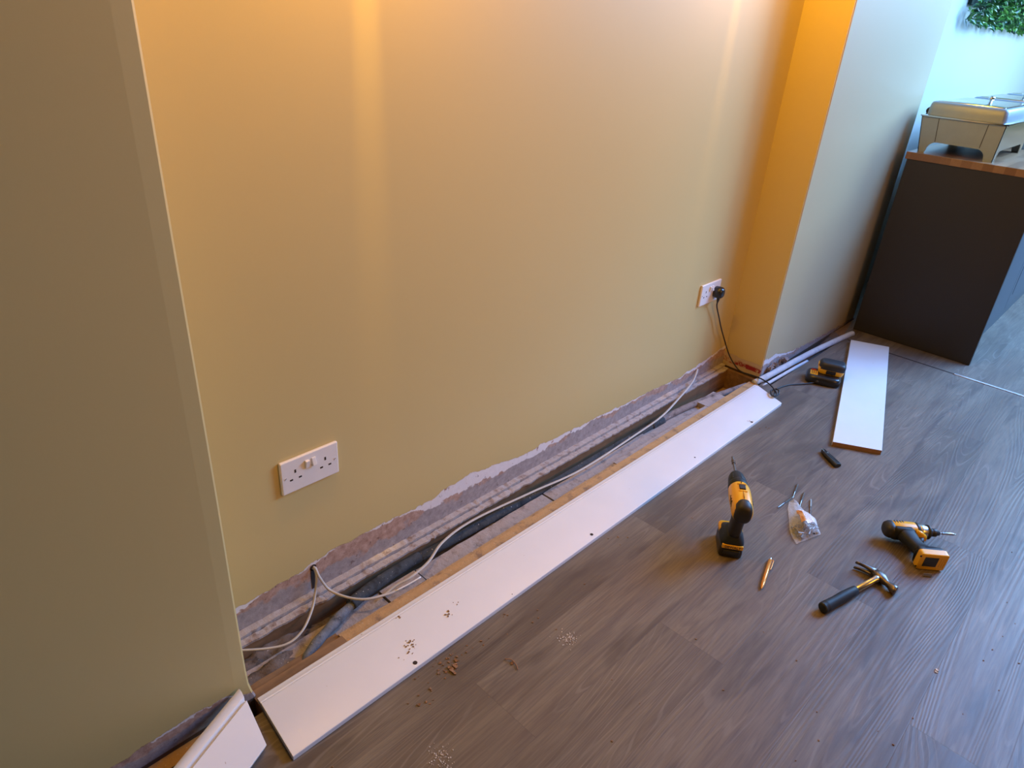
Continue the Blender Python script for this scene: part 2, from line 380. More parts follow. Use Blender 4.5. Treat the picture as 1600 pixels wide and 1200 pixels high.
struct('trench_kerb', bm, M['oldwood'])
bm = BM(); ragged(bm, -1.070, -1.046, 1.72, 2.33, -.11, -.014, .02, .006, 3, True); bx(bm, -1.112, -1.045, 2.335, 2.47, -.098, -.016)
struct('trench_kerb', bm, M['batten'])
# near pier slot and far pier slot
bm = BM(); bx(bm, -1.033, -1.003, -1.6, .36, -.11, -.014); bx(bm, -.984, -.93, -1.6, .386, -.11, -.0065); struct('trench_kerb', bm, M['chip'])
bm = BM(); bx(bm, -.964, -.90, 2.66, 3.52, -.11, -.0065); bx(bm, -1.04, -.90, 3.52, 3.8, -.11, -.007); struct('trench_kerb', bm, M['oldwood'])
bm = BM()
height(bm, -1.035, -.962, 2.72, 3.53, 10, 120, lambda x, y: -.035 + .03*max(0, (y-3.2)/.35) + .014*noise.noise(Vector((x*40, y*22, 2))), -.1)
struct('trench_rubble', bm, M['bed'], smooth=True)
# thresholds
bm = BM(); prism(bm, [(-.46, 3.476, 0.0002), (4, 3.52, 0.0002), (4, 3.536, 0.0002), (-.46, 3.489, 0.0002)], (0, 0, .003)); struct('trim_1', bm, M['strip'], bevel=.0015)
bm = BM(); prism(bm, [(-.94, 3.474, 0.0001), (-.46, 3.478, 0.0001), (-.46, 3.486, 0.0001), (-.94, 3.479, 0.0001)], (0, 0, .0012)); struct('trim_2', bm, M['hole'])

# ---------------------------------------------------------------- pipes and cables in the trench
bm = BM(); tube(bm, [(-1.124, .695, -.014), (-1.134, .74, -.014), (-1.148, .83, -.020), (-1.157, .925, -.028), (-1.158, .94, -.030)], .0155, 12, 8, wob=.12)
p0 = bm; tube(bm, [(-1.158, .925, -.030), (-1.152, 1.1, -.034), (-1.146, 1.4, -.036), (-1.144, 1.8, -.036), (-1.136, 2.10, -.034)], .0135, 12, 6, wob=.06)
p = obj('lagged_pipe', bm, M['lag'], smooth=True); tagit(p, 'long black lagged pipe lying straight in the open trench against the wall', 'pipe')
bm = BM(); tube(bm, [(-1.050, .50, -.045), (-1.075, .555, -.022), (-1.105, .64, -.016), (-1.130, .72, -.016)], .0115, 12, 8, wob=.5)
tagit(obj('old_pipe', bm, M['oldpipe'], smooth=True), 'flaky blue grey pipe rising diagonally out of the near end of the trench', 'pipe')
t = thing('rusty_pipe', 'brown rusty pipe crossing the far end of the trench under the long white board', 'pipe')
bm = BM(); tube(bm, [(-1.136, 2.10, -.034), (-1.131, 2.2, -.028), (-1.112, 2.36, -.026), (-1.085, 2.50, -.026), (-1.050, 2.64, -.020)], .013, 12, 6, wob=.12); obj('pipe', bm, M['rust'], t, smooth=True)
bm = BM(); tube(bm, [(-1.139, 2.05, -.036), (-1.136, 2.10, -.034), (-1.135, 2.125, -.033)], .017, 12, 3); obj('joint', bm, M['lag'], t, smooth=True)
bm = BM(); tube(bm, [(-1.028, 2.66, -.004), (-1.012, 2.74, .006), (-.998, 3.0, .008), (-.982, 3.25, .008), (-.958, 3.50, .008), (-.950, 3.56, .008)], .0135, 12, 6, wob=.05)
tagit(obj('painted_pipe', bm, M['pipe'], smooth=True), 'pale grey painted pipe running along the foot of the far pier to the cabinet', 'pipe')
bm = BM(); tube(bm, [(-.990, 2.66, -.006), (-.982, 2.78, -.002), (-.976, 2.95, -.003), (-.974, 3.08, -.010)], .007, 10, 6)
tagit(obj('painted_pipe', bm, M['pipe'], smooth=True), 'short thin pale pipe on the room side of the painted pipe by the far pier', 'pipe')
# brown torn fixings at the far pier foot
bm = BM()
for i in range(26):
    y = random.choice([2.80, 2.86, 2.93]) + random.uniform(-.03, .03)
    box(bm, (-1.024+random.uniform(-.004, .006), y, random.uniform(.012, .040)), (random.uniform(.004, .012), random.uniform(.004, .02), random.uniform(.006, .024)), Matrix.Rotation(random.uniform(0, 3), 3, 'X') @ Matrix.Rotation(random.uniform(0, 3), 3, 'Z'))
tagit(obj('rubble', bm, M['rust']), 'ragged brown rubble stuck between far pier and painted pipe', 'rubble', kind='stuff')
def cable(name, pts, r, label, mat='cable', **k):
    bm = BM(); tube(bm, pts, r, 8, 10, **k); return tagit(obj(name, bm, M[mat], smooth=True), label, 'cable')
cable('grey_cable', [(-1.21, .40, -.012), (-1.168, .434, -.010), (-1.122, .505, -.012), (-1.123, .555, -.008), (-1.157, .605, 0), (-1.186, .636, .022), (-1.196, .648, .060), (-1.208, .650, .078), (-1.215, .650, .07)], .0034, 'grey cable dropping from the wall hole and curving left to the near pier', flat=.6)
t = cable('grey_cable', [(-1.215, .648, .07), (-1.205, .652, .078), (-1.190, .654, .055), (-1.172, .668, .018), (-1.130, .690, .010), (-1.095, .722, .008), (-1.077, .775, .003), (-1.074, .796, .002)], .0034, 'grey cable looping right from the wall hole with its white core bared', flat=.6)
bm = BM(); tube(bm, [(-1.074, .794, .002), (-1.069, .835, .003), (-1.066, .872, .006)], .0022, 6, 4); tagit(obj('bare_core', bm, M['cablew'], t, smooth=True), 'white cable core')
cable('grey_cable', [(-1.099, .775, -.02), (-1.100, .82, -.012), (-1.093, .86, -.006), (-1.105, .93, -.004), (-1.136, 1.012, .002), (-1.150, 1.14, 0), (-1.132, 1.369, -.004), (-1.112, 1.60, -.010), (-1.120, 1.955, -.006), (-1.124, 2.10, .003), (-1.150, 2.25, .010), (-1.180, 2.40, .022), (-1.205, 2.475, .045), (-1.214, 2.49, .04)], .0042, 'long flat grey cable snaking along the trench up to the wall below the far socket', flat=.55)
bm = BM(); cyl(bm, (-1.2112, .650, .076), (-1.2135, .650, .076), .009, 12); bx(bm, -1.2135, -1.2112, .642, .657, .010, .074)
tagit(obj('cable_chase', bm, M['hole']), 'dark narrow chase cut in the plaster where grey cables come out', 'hole')

# ---------------------------------------------------------------- skirting boards
def board(name, NL, NR, FR, FL, prof, label, mats, th=None):
    NL, NR, FR, FL = map(Vector, (NL, NR, FR, FL))
    n = ((FL-NL).cross(NR-NL)).normalized()
    if n.z < 0: n = -n
    t = thing(name, label, 'skirting board')
    pts = [(0, 0)] + prof + [(1, 0)]
    bm = BM()
    A = [bm.verts.new(NL.lerp(NR, a) + n*h) for a, h in pts]; B = [bm.verts.new(FL.lerp(FR, a) + n*h) for a, h in pts]
    for i in range(len(pts)):
        j = (i+1) % len(pts); bm.faces.new((A[i], A[j], B[j], B[i]))
    f = bm.faces.new(A[::-1]); f.material_index = 1; f = bm.faces.new(B); f.material_index = 1
    o = obj('board', bm, mats, t, bevel=.0012, seg=2)
    return t, n
def disc(parent, p, r, n=(0, 0, 1), name='screw_hole', m='hole', h=.0006, sx=1):
    bm = BM(); cyl(bm, Vector(p)-Vector(n)*.001, Vector(p)+Vector(n)*h, r, 14)
    return obj(name, bm, M[m], parent)
PROF = [(0, .005), (.015, .0075), (.045, .0082), (.070, .0092), (.100, .0112), (.115, .0106), (.125, .0104), (.135, .0130), (.99, .0130), (1, .0122)]
b1, n1 = board('skirting_board', (-1.0186, .390, 0), (-.846, .374, 0), (-.8556, 2.549, 0), (-1.011, 2.626, 0), PROF, 'long white skirting board lying beside the open trench', [M['white'], M['white']])
for p, r in (((-.859, .687), .0052), ((-.8665, 1.337), .0048), ((-.864, 2.309), .0050), ((-.858, 1.0), .0012), ((-.88, 1.925), .0028)):
    disc(b1, (p[0], p[1], .013), r)
bm = BM()
def chips(bm, cx, cy, z, n, sx, sy, s0, s1):
    for i in range(n):
        s = random.uniform(s0, s1)
        box(bm, (random.gauss(cx, sx), random.gauss(cy, sy), z + s*.3), (s*random.uniform(.5, 2), s, s*.5), Matrix.Rotation(random.uniform(0, 3), 3, 'Z') @ Matrix.Rotation(random.uniform(-.4, .4), 3, 'X'))
chips(bm, -.898, .700, .013, 16, .008, .015, .001, .003); chips(bm, -.915, .715, .013, 8, .003, .006, .0015, .003)
chips(bm, -.918, .838, .013, 7, .006, .006, .0015, .004); chips(bm, -.93, .87, .013, 4, .006, .004, .001, .003)
chips(bm, -.99, .74, .013, 3, .002, .006, .001, .003)
tagit(obj('drill_chips', bm, M['shaving']), 'tiny brown drill chips scattered on the long white board', 'wood chips', kind='stuff')
bm = BM(); chips(bm, -.868, 2.312, .013, 10, .006, .008, .001, .0022); tagit(obj('drill_dust', bm, simple('pale_drill_dust', (.55, .38, .2), .9)), 'pale dust round the screw hole at the far end of the long board', 'sawdust', kind='stuff')
board('skirting_board', (-.594, 2.405, 0), (-.4475, 2.486, 0), (-.759, 3.512, 0), (-.917, 3.445, 0), [(0, .018), (1, .018)], 'plain white skirting board lying askew between battery charger and dark cabinet', [M['white2'], M['mdf']])
d3 = Vector((.081, -.173, 0)).normalized()
n3 = lambda p, k: tuple(Vector(p) + d3*k)
PROF3 = [(0, .005), (.03, .009), (.08, .012), (.17, .013), (.20, .011), (.215, .0085), (.235, .0095), (.255, .018), (.99, .018), (1, .017)]
board('skirting_board', n3((-1.030, .360, .047), .95), n3((-.906, .346, .001), .95), (-.906, .346, .001), (-1.030, .360, .047), PROF3, 'white moulded skirting offcut against the foot of the near pier', [M['white'], M['chip']])

# shavings and dust on the floor
bm = BM(); chips(bm, -.815, .735, 0, 40, .018, .05, .0012, .004); chips(bm, -.80, .745, 0, 12, .007, .008, .003, .007)
for (x, y) in ((-.765, .655), (-.78, .63), (-.72, .857), (-.83, .95), (-.78, 1.0)): chips(bm, x, y, 0, 3, .006, .008, .002, .005)
chips(bm, -.82, 1.36, 0, 12, .02, .08, .001, .003); chips(bm, -.82, 2.30, 0, 14, .015, .05, .001, .003); chips(bm, -.6, 2.15, 0, 12, .05, .08, .001, .002)
for i in range(90):
    xx, yy = random.uniform(-.8, .3), random.uniform(.4, 2.35)
    if not (-.62 < xx < -.08 and 1.5 < yy < 2.2): chips(bm, xx, yy, 0, 1, 0, 0, .0012, .003)
tagit(obj('wood_shavings', bm, M['shaving']), 'brown wood shavings and crumbs scattered over the plank floor', 'shavings', kind='stuff')
bm = BM()
for c in ((-.655, .585), (-.675, 1.005)):
    for i in range(90): box(bm, (random.gauss(c[0], .014), random.gauss(c[1], .012), .0006), (random.uniform(.0006, .0025),)*2 + (.001,), Matrix.Rotation(random.uniform(0, 3), 3, 'Z'))
tagit(obj('plaster_dust', bm, M['dust']), 'fine white plaster dust in small patches on the floor', 'dust', kind='stuff')
bm = BM(); tube(bm, [(-.735, .850, .002), (-.722, .858, .005), (-.705, .857, .003), (-.694, .851, .002)], .0014, 6, 6, flat=.4)
tagit(obj('wood_shaving', bm, M['shaving'], smooth=True), 'single curled brown shaving on the floor right of the long board', 'shaving')
bm = BM(); chips(bm, -.010, 1.582, 0, 4, .003, .010, .003, .006)
tagit(obj('paint_flake', bm, M['dust']), 'tan flake on the floor in front of the hammer, toward the right edge', 'flake')

# ---------------------------------------------------------------- sockets
def socket(name, y, z, label, group=None, spur=(True, False)):
    t = thing(name, label, 'socket', (XR, y, z))
    bm = BM(); bx(bm, 0, .009, -.0735, .0735, -.043, .043); obj('plate', bm, M['socket'], t, bevel=.003, seg=3)
    for i, yy in enumerate((-.0085, .0085)):
        bm = BM(); box(bm, (.0105, yy, .018), (.007, .010, .020), Matrix.Rotation(math.radians(12 if spur[i] else -12), 3, 'Y')); obj('switch', bm, M['socket'], t, bevel=.001)
    for s in (-1, 1):
        c = s*.0385
        for (dy, dz, sy, sz) in ((0, .011, .0045, .0085), (-.011, -.009, .0075, .0042), (.011, -.009, .0075, .0042)):
            bm = BM(); bx(bm, .0085, .00925, c+dy-sy/2, c+dy+sy/2, dz-sz/2, dz+sz/2); obj('pin_slot', bm, M['hole'], t)
        bm = BM(); cyl(bm, (.008, s*.0635, 0), (.0096, s*.0635, 0), .0032, 14); sc = obj('screw', bm, M['socket'], t)
        bm = BM(); box(bm, (.0097, s*.0635, 0), (.0006, .0052, .0009), Matrix.Rotation(math.radians(40), 3, 'X')); obj('screw_slot', bm, M['hole'], sc)
    return t
socket('wall_socket', .6625, .371, 'white double wall socket with both outlets empty, nearer the near pier')
socket('wall_socket', 2.447, .397, 'white double wall socket holding a black plug, beside the far pier')
py, pz = 2.447+.0385, .397-.002
t = thing('charger_cable', 'black mains cable with round plug running from the far socket to the battery charger', 'cable', (XR+.0092, py, pz))
bm = BM()
loft(bm, [sring((x, 0, 0), (0, 1, 0), (0, 0, 1), ry, rz, 20, 2.4) for x, ry, rz in ((0, .021, .022), (.012, .0225, .0235), (.026, .022, .023), (.033, .017, .018), (.036, .010, .011))])
obj('plug', bm, M['blackgloss'], t, smooth=True)
bm = BM(); lathe(bm, (.018, 0, -.018), (0, 0, -1), [(0, .008), (.012, .006), (.022, .004)], 12); obj('cable_grip', bm, M['black'], t, smooth=True)
bm = BM(); O = Vector((XR+.0092, py, pz))
cp = [(XR+.027, py, pz-.035), (-1.19, 2.50, .33), (-1.192, 2.545, .27), (-1.19, 2.585, .21), (-1.19, 2.65, .13), (-1.175, 2.685, .065), (-1.140, 2.695, .022), (-1.105, 2.692, .008), (-1.05, 2.69, .012), (-1.005, 2.672, .020),
      (-.955, 2.640, .026), (-.905, 2.590, .030), (-.893, 2.572, .024), (-.905, 2.560, .022), (-.925, 2.590, .024), (-.915, 2.612, .030), (-.898, 2.600, .034), (-.889, 2.582, .027), (-.896, 2.560, .0215), (-.902, 2.575, .026), (-.918, 2.615, .022), (-.932, 2.650, .006), (-.928, 2.700, .0035), (-.912, 2.752, .003), (-.880, 2.800, .004), (-.85, 2.845, .008), (-.842, 2.868, .012)]
tube(bm, [Vector(p)-O for p in cp], .0029, 8, 8); obj('cord', bm, M['black'], t, smooth=True)

# ---------------------------------------------------------------- cordless drill standing on its battery
def text(name, s, size, parent, loc, rot, mat, ext=.0003):
    c = bpy.data.curves.new(name, 'FONT'); c.body = s; c.size = size; c.align_x = 'CENTER'; c.align_y = 'CENTER'; c.extrude = ext
    tmp = bpy.data.objects.new(name, c); COL.objects.link(tmp)
    dg = bpy.context.evaluated_depsgraph_get(); me = bpy.data.meshes.new_from_object(tmp.evaluated_get(dg)); bpy.data.objects.remove(tmp)
    me.materials.clear(); me.materials.append(mat)
    o = bpy.data.objects.new(name, me); COL.objects.link(o); o.parent = parent; o.location = loc; o.rotation_euler = rot
    return o
def xring(x, zc, ry, rz, p=2.0, n=24, yc=0): return sring((x, yc, zc), (0, 1, 0), (0, 0, 1), ry, rz, n, p)
def zring(z, xc, rx, ry, p=2.4, n=24, tilt=0): return sring((xc, 0, z), (1, 0, tilt), (0, 1, 0), rx, ry, n, p)
def battery_mesh(bm, L=.104, W=.070, H=.040, z0=0):
    loft(bm, [zring(z0+z, 0, L/2-a, W/2-a, 7, 32) for z, a in ((0, .004), (.003, .0005), (H*.55, 0), (H*.92, .002), (H, .006))])
ang = math.atan2(.83, -.56)
t = thing('cordless_drill', 'yellow and black cordless drill standing upright on its battery', 'drill', (-.577, 1.607, 0), (0, 0, ang))
bm = BM(); battery_mesh(bm, .100, .067, .036); b = obj('battery', bm, M['blackgloss'], t, smooth=True, auto=40)
bm = BM(); bx(bm, -.0535, -.048, -.022, .022, .014, .028); obj('release_button', bm, M['black'], b, bevel=.002)
bm = BM(); loft(bm, [zring(z, x, rx, ry, p, 32) for z, x, rx, ry, p in ((.036, .0, .048, .032, 6), (.046, -.001, .0485, .0328, 5), (.056, -.004, .044, .030, 4), (.068, -.010, .032, .024, 3), (.080, -.014, .026, .0195, 2.4))])
obj('foot', bm, M['blackgrey'], t, smooth=True)
bm = BM(); loft(bm, [zring(z, x, rx, ry, 6, 32) for z, x, rx, ry in ((.040, .028, .0215, .0333), (.049, .028, .0220, .0335), (.0565, .026, .0185, .031))]); obj('front_trim', bm, M['yellow'], t, smooth=True)
bm = BM(); bx(bm, -.0520, -.044, -.029, .029, .033, .046); s = obj('label_strip', bm, M['yellow'], t, bevel=.002)
text('lettering', 'DEWALT', .011, s, (-.0523, 0, .0395), (PI/2, 0, -PI/2), M['blackgloss'])
bm = BM(); loft(bm, [zring(z, x, rx, ry, 2.6, 24, .12) for z, x, rx, ry in ((.060, -.016, .026, .020), (.085, -.022, .0230, .0185), (.105, -.025, .0225, .0180), (.122, -.027, .024, .0180), (.140, -.029, .027, .0185), (.155, -.028, .030, .020))])
obj('handle', bm, M['black'], t, smooth=True)
bm = BM(); loft(bm, [sring((x, 0, z), (.35, 0, 1), (0, 1, 0), .012, .008, 12, 2.2) for x, z in ((.000, .128), (.012, .122), (.017, .119))]); obj('trigger', bm, M['black'], t, smooth=True)
ZA = .167
bm = BM(); loft(bm, [xring(x, ZA+dz, ry, rz, p) for x, ry, rz, p, dz in ((-.066, .022, .022, 2.2, -.001), (-.062, .0265, .0270, 2.4, -.002), (-.040, .0280, .0310, 2.5, -.002), (-.010, .0285, .0330, 2.5, 0), (.015, .0290, .0335, 2.4, 0), (.034, .0290, .0315, 2.3, 0), (.047, .0285, .0295, 2.0, 0), (.050, .0270, .0275, 2, 0))])
bd = obj('body', bm, M['yellow'], t, smooth=True)
bm = BM(); bx(bm, .004, .024, -.0085, .0085, ZA+.031, ZA+.0365); sw = obj('gear_switch', bm, M['black'], bd, bevel=.0015)
for xx in (-.004, .030):
    bm = BM(); bx(bm, xx-.0016, xx+.0016, -.012, .012, ZA+.0305, ZA+.0345); obj('rib', bm, M['yellow'], bd, bevel=.001)
bm = BM(); bx(bm, -.036, .044, -.0003, .0003, ZA+.0270, ZA+.0338); obj('seam', bm, M['hole'], bd)
for s in (-1, 1):
    for k in range(3):
        bm = BM(); box(bm, (-.030+.012*k, s*.0278, ZA+.004), (.003, .0026, .018), Matrix.Rotation(.5, 3, 'Y')); obj('vent', bm, M['black'], bd)
bm = BM(); loft(bm, [xring(x, ZA+dz, ry, rz, 2.5) for x, ry, rz, dz in ((-.0740, .013, .016, -.002), (-.0705, .0215, .0255, -.002), (-.062, .0245, .0300, -.001), (-.050, .0240, .0330, .000), (-.043, .0200, .0335, .0005), (-.040, .014, .0320, 0))])
obj('rear_cap', bm, M['black'], t, smooth=True)
bm = BM(); lathe(bm, (.048, 0, ZA), (1, 0, 0), [(0, .026), (.002, .0280), (.020, .0275), (.023, .0265), (.024, .0255), (.026, .0260), (.040, .0252), (.060, .0222), (.072, .0175), (.0755, .0120), (.076, .006)], 28); ch = obj('chuck', bm, M['blackgrey'], t, smooth=True)
for k in range(14):
    a = 2*PI*k/14; bm = BM(); box(bm, (.087, .0245*math.cos(a), ZA+.0245*math.sin(a)), (.026, .0022, .0022), Matrix.Rotation(a, 3, 'X') @ Matrix.Rotation(-.10, 3, 'Z')); 
    if k % 2 == 0: obj('grip_rib', bm, M['black'], ch, bevel=.0006)
    else: bm.free()
bm = BM(); lathe(bm, (.118, 0, ZA), (1, 0, 0), [(0, .0036), (.064, .0036), (.065, .0056), (.070, .0056), (.071, .0046), (.075, .0046), (.076, .0058), (.082, .0058), (.083, .0040), (.096, .0042), (.100, .0040), (.101, .0008)], 10); obj('driver_bit', bm, M['darksteel'], t, smooth=True, auto=40)

# ---------------------------------------------------------------- impact driver lying on its side
F = Vector((.76, .65, 0)).normalized()
UPV = Vector((-F.y, F.x, 0))          # the tool's own "up" points away from the battery
t = thing('impact_driver', 'yellow and black impact driver lying on its side beside the hammer', 'impact driver', (-.2255, 2.040, 0.0385))
t.rotation_mode = 'QUATERNION'
up = (UPV*.995 + Vector((0, 0, .06))).normalized(); side = up.cross(F).normalized()
t.rotation_quaternion = Matrix((F, side, up)).transposed().to_quaternion()
bm = BM(); loft(bm, [xring(x, dz, ry, rz, 2.3) for x, ry, rz, dz in ((-.064, .020, .022, 0), (-.056, .0285, .030, 0), (-.020, .0305, .0315, 0), (.012, .0300, .0305, 0), (.022, .0270, .0280, 0), (.025, .0255, .026, 0))])
bd = obj('body', bm, M['yellow'], t, smooth=True)
for k in range(4):
    bm = BM(); box(bm, (-.046+.008*k, -.0268, .012), (.0022, .006, .014)); obj('vent', bm, M['black'], bd)
bm = BM(); loft(bm, [xring(x, dz, ry, rz, 2.5) for x, ry, rz, dz in ((-.076, .014, .016, -.001), (-.072, .024, .026, -.001), (-.062, .0295, .0315, -.001), (-.054, .0300, .0318, -.001), (-.051, .0280, .030, -.001))])
obj('rear_cap', bm, M['black'], t, smooth=True)
bm = BM(); loft(bm, [xring(x, zc, ry, rz, 2.6) for x, zc, ry, rz in ((-.054, -.019, .0270, .014), (-.048, -.019, .0290, .0155), (-.012, -.020, .0285, .0155), (.002, -.022, .024, .012))]); obj('side_grip', bm, M['blackgrey'], t, smooth=True)
bm = BM(); lathe(bm, (.012, 0, 0), (1, 0, 0), [(0, .0302), (.003, .0320), (.009, .0320), (.011, .0300)], 24); obj('collar', bm, M['black'], t, smooth=True)
bm = BM(); lathe(bm, (.022, 0, 0), (1, 0, 0), [(0, .0275), (.012, .0262), (.026, .0230), (.031, .0200)], 24); obj('nose', bm, M['alloy'], t, smooth=True)
bm = BM(); lathe(bm, (.050, 0, 0), (1, 0, 0), [(0, .0215), (.004, .0215), (.008, .0150), (.014, .0105), (.016, .0120), (.026, .0120), (.029, .0090), (.036, .0075), (.038, .004)], 20); obj('collet', bm, M['black'], t, smooth=True)
bm = BM(); lathe(bm, (.084, 0, 0), (1, 0, 0), [(0, .0028), (.010, .0028), (.011, .0042), (.044, .0042), (.046, .0028), (.053, .0010)], 8); obj('driver_bit', bm, M['steel'], t, smooth=True, auto=40)
bm = BM(); loft(bm, [sring((x, 0, z), (1, 0, .10), (0, 1, 0), rx, ry, 24, 2.6) for z, x, rx, ry in ((-.012, -.018, .030, .0235), (-.030, -.016, .0255, .0200), (-.050, -.012, .0215, .0180), (-.070, -.006, .0205, .0175), (-.084, .002, .0240, .0200), (-.092, .006, .0330, .0270), (-.098, .008, .0380, .0310))])
obj('handle', bm, M['blackgrey'], t, smooth=True)
bm = BM(); loft(bm, [xring(x, z, ry, .010, 2.6) for x, z, ry in ((.006, -.020, .022), (.022, -.022, .018), (.034, -.026, .010))]); obj('front_guard', bm, M['yellow'], t, smooth=True)
bm = BM(); loft(bm, [sring((x, 0, z), (.25, 0, 1), (0, 1, 0), .012, .0075, 12) for x, z in ((.008, -.042), (.018, -.040), (.023, -.039))]); obj('trigger', bm, M['black'], t, smooth=True)
bm = BM(); box(bm, (.026, 0, -.085), (.016, .030, .012)); obj('lamp_pod', bm, M['black'], t, bevel=.003)
bm = BM(); loft(bm, [zring(z, .010, a, b_, 9, 40) for z, a, b_ in ((-.108, .036, .029), (-.098, .036, .029), (-.092, .033, .026))]); obj('foot', bm, M['black'], t, smooth=True, auto=40)
bm = BM(); loft(bm, [zring(z, .012, a, b_, 12, 40) for z, a, b_ in ((-.128, .0370, .0275), (-.1265, .0385, .0290), (-.108, .0390, .0295))]); bt = obj('battery', bm, M['yellow'], t, smooth=True, auto=40)
bm = BM(); bx(bm, -.014, .024, -.018, .016, -.1290, -.1275); obj('label_window', bm, M['blackgloss'], bt, bevel=.0006)
for sx, sy in ((-.028, -.020), (-.030, .018)):
    bm = BM(); cyl(bm, (sx, sy, -.1275), (sx, sy, -.1288), .0028, 12); obj('screw', bm, M['black'], bt)
for k in range(3):
    bm = BM(); bx(bm, .032+.006*k, .0335+.006*k, -.016, .016, -.1288, -.1275); obj('ridge', bm, M['yellow'], bt)
bm = BM()
loft(bm, [[Vector(p) + Vector((dx, 0, 0)) for p in ((-.011, y, z), (.011, y, z), (.011, y+.0015, z+.0015), (-.011, y+.0015, z+.0015))] for y, z, dx in ((.027, -.100, .004), (.034, -.108, .004), (.0365, -.128, .002), (.0365, -.144, .000), (.033, -.154, -.004), (.024, -.157, -.006), (.018, -.154, -.007))])
obj('belt_hook', bm, M['steel'], t, bevel=.0005)
for c1 in t.children:
    if c1.name.split('.')[0] in ('body', 'rear_cap', 'side_grip', 'collar', 'nose'):
        for c2 in [c1] + list(c1.children):
            for v_ in c2.data.vertices: v_.co.y *= .80; v_.co.z *= .80

# ---------------------------------------------------------------- hammer
hd = Vector((.062, .238, 0)); hl = hd.length; hd.normalize()
t = thing('claw_hammer', 'claw hammer with black grip lying on the floor in front of impact driver', 'hammer', (-.2835, 1.555, .0150), (0, 0, math.atan2(hd.y, hd.x)))
# local: +x along the handle towards the head, y across, z up
bm = BM(); lathe(bm, (0, 0, 0), (1, 0, 0), [(0, .0100), (.002, .0145), (.007, .0155), (.009, .0145), (.011, .0155), (.014, .0145), (.016, .0155), (.022, .0150), (.055, .0138), (.085, .0148), (.115, .0138), (.140, .0125), (.143, .0100)], 20, flat=.82)
obj('grip', bm, M['blackgrey'], t, smooth=True)
bm = BM(); lathe(bm, (.138, 0, 0), (1, 0, 0), [(0, .0082), (.088, .0082), (.091, .0098), (.100, .0098)], 16); obj('shaft', bm, M['steel'], t, smooth=True)
bm = BM()
XH = .246
# poll and face to the right (-y), bowed slightly back towards the grip
loft(bm, [sring((x, y, 0), (1, .12, 0), (0, 0, 1), ru, rv, 16, p) for y, x, ru, rv, p in ((.022, XH+.003, .0100, .0110, 3), (.004, XH+.003, .0145, .0128, 3), (-.012, XH+.002, .0130, .0118, 3), (-.023, XH-.002, .0088, .0090, 2.2), (-.034, XH-.005, .0090, .0092, 2.2), (-.042, XH-.007, .0130, .0130, 2), (-.053, XH-.009, .0134, .0134, 2), (-.056, XH-.0095, .0115, .0115, 2))])
obj('head', bm, M['darksteel'], t, smooth=True)
for s in (-1, 1):
    bm = BM()
    loft(bm, [sring((x, y, s*zc), (1, dy, 0), (0, 0, 1), ru, rv, 12, 3) for y, x, dy, ru, rv, zc in ((.012, XH+.003, 0, .0105, .0058, .0055), (.026, XH+.002, -.2, .0090, .0056, .0064), (.040, XH-.003, -.35, .0070, .0052, .0074), (.052, XH-.009, -.5, .0052, .0048, .0084), (.062, XH-.016, -.6, .0030, .0044, .0092))])
    obj('claw', bm, M['darksteel'], t, smooth=True)

# ---------------------------------------------------------------- knife, pen, bits
a, b = Vector((-.604, 2.333, 0)), Vector((-.521, 2.277, 0)); d = b-a
t = thing('utility_knife', 'small black folding utility knife lying before the askew white board', 'knife', a, (0, 0, math.atan2(d.y, d.x)))
L = d.length
bm = BM(); loft(bm, [xring(x, .0085+dz, ry, rz, 3.2, 20, yc) for x, ry, rz, dz, yc in ((0, .003, .004, 0, .004), (.006, .008, .0065, 0, .003), (.030, .0105, .0080, 0, 0), (L*.6, .0125, .0085, 0, 0), (L-.008, .0135, .0085, 0, -.001), (L, .0115, .007, 0, -.001))]); h = obj('handle', bm, M['blackgloss'], t, smooth=True, auto=50)
bm = BM(); cyl(bm, (.032, .001, .015), (.032, .001, .0178), .0035, 14); obj('rivet', bm, M['steel'], h)
bm = BM(); box(bm, (.055, 0, .0165), (.034, .006, .0024)); obj('slider', bm, M['blackgrey'], h, bevel=.001)
bm = BM(); box(bm, (.012, -.002, .0150), (.018, .003, .0012)); obj('blade_edge', bm, M['steel'], t)
a, b = Vector((-.465, 1.643, .0055)), Vector((-.428, 1.512, .0055)); d = b-a; L = d.length
t = thing('ballpoint_pen', 'orange gold ballpoint pen lying in front of the standing drill', 'pen', a, (0, 0, math.atan2(d.y, d.x)))
bm = BM(); lathe(bm, (.004, 0, 0), (1, 0, 0), [(0, .0042), (.002, .0055), (L*.70, .0055), (L*.705, .0052), (L*.71, .0055), (L*.86, .0045), (L*.93, .0022), (L-.006, .0012)], 18); obj('barrel', bm, M['pen'], t, smooth=True, auto=50)
bm = BM(); cyl(bm, (-.004, 0, 0), (.005, 0, 0), .0028, 12); obj('push_button', bm, M['steel'], t, smooth=True, auto=40)
bm = BM(); tube(bm, [(.003, .004, .001), (.004, .0085, .0015), (.015, .0088, .0015), (.040, .0080, .001), (.046, .0068, .001)], .0014, 8, 5); obj('clip', bm, M['pen'], t, smooth=True)
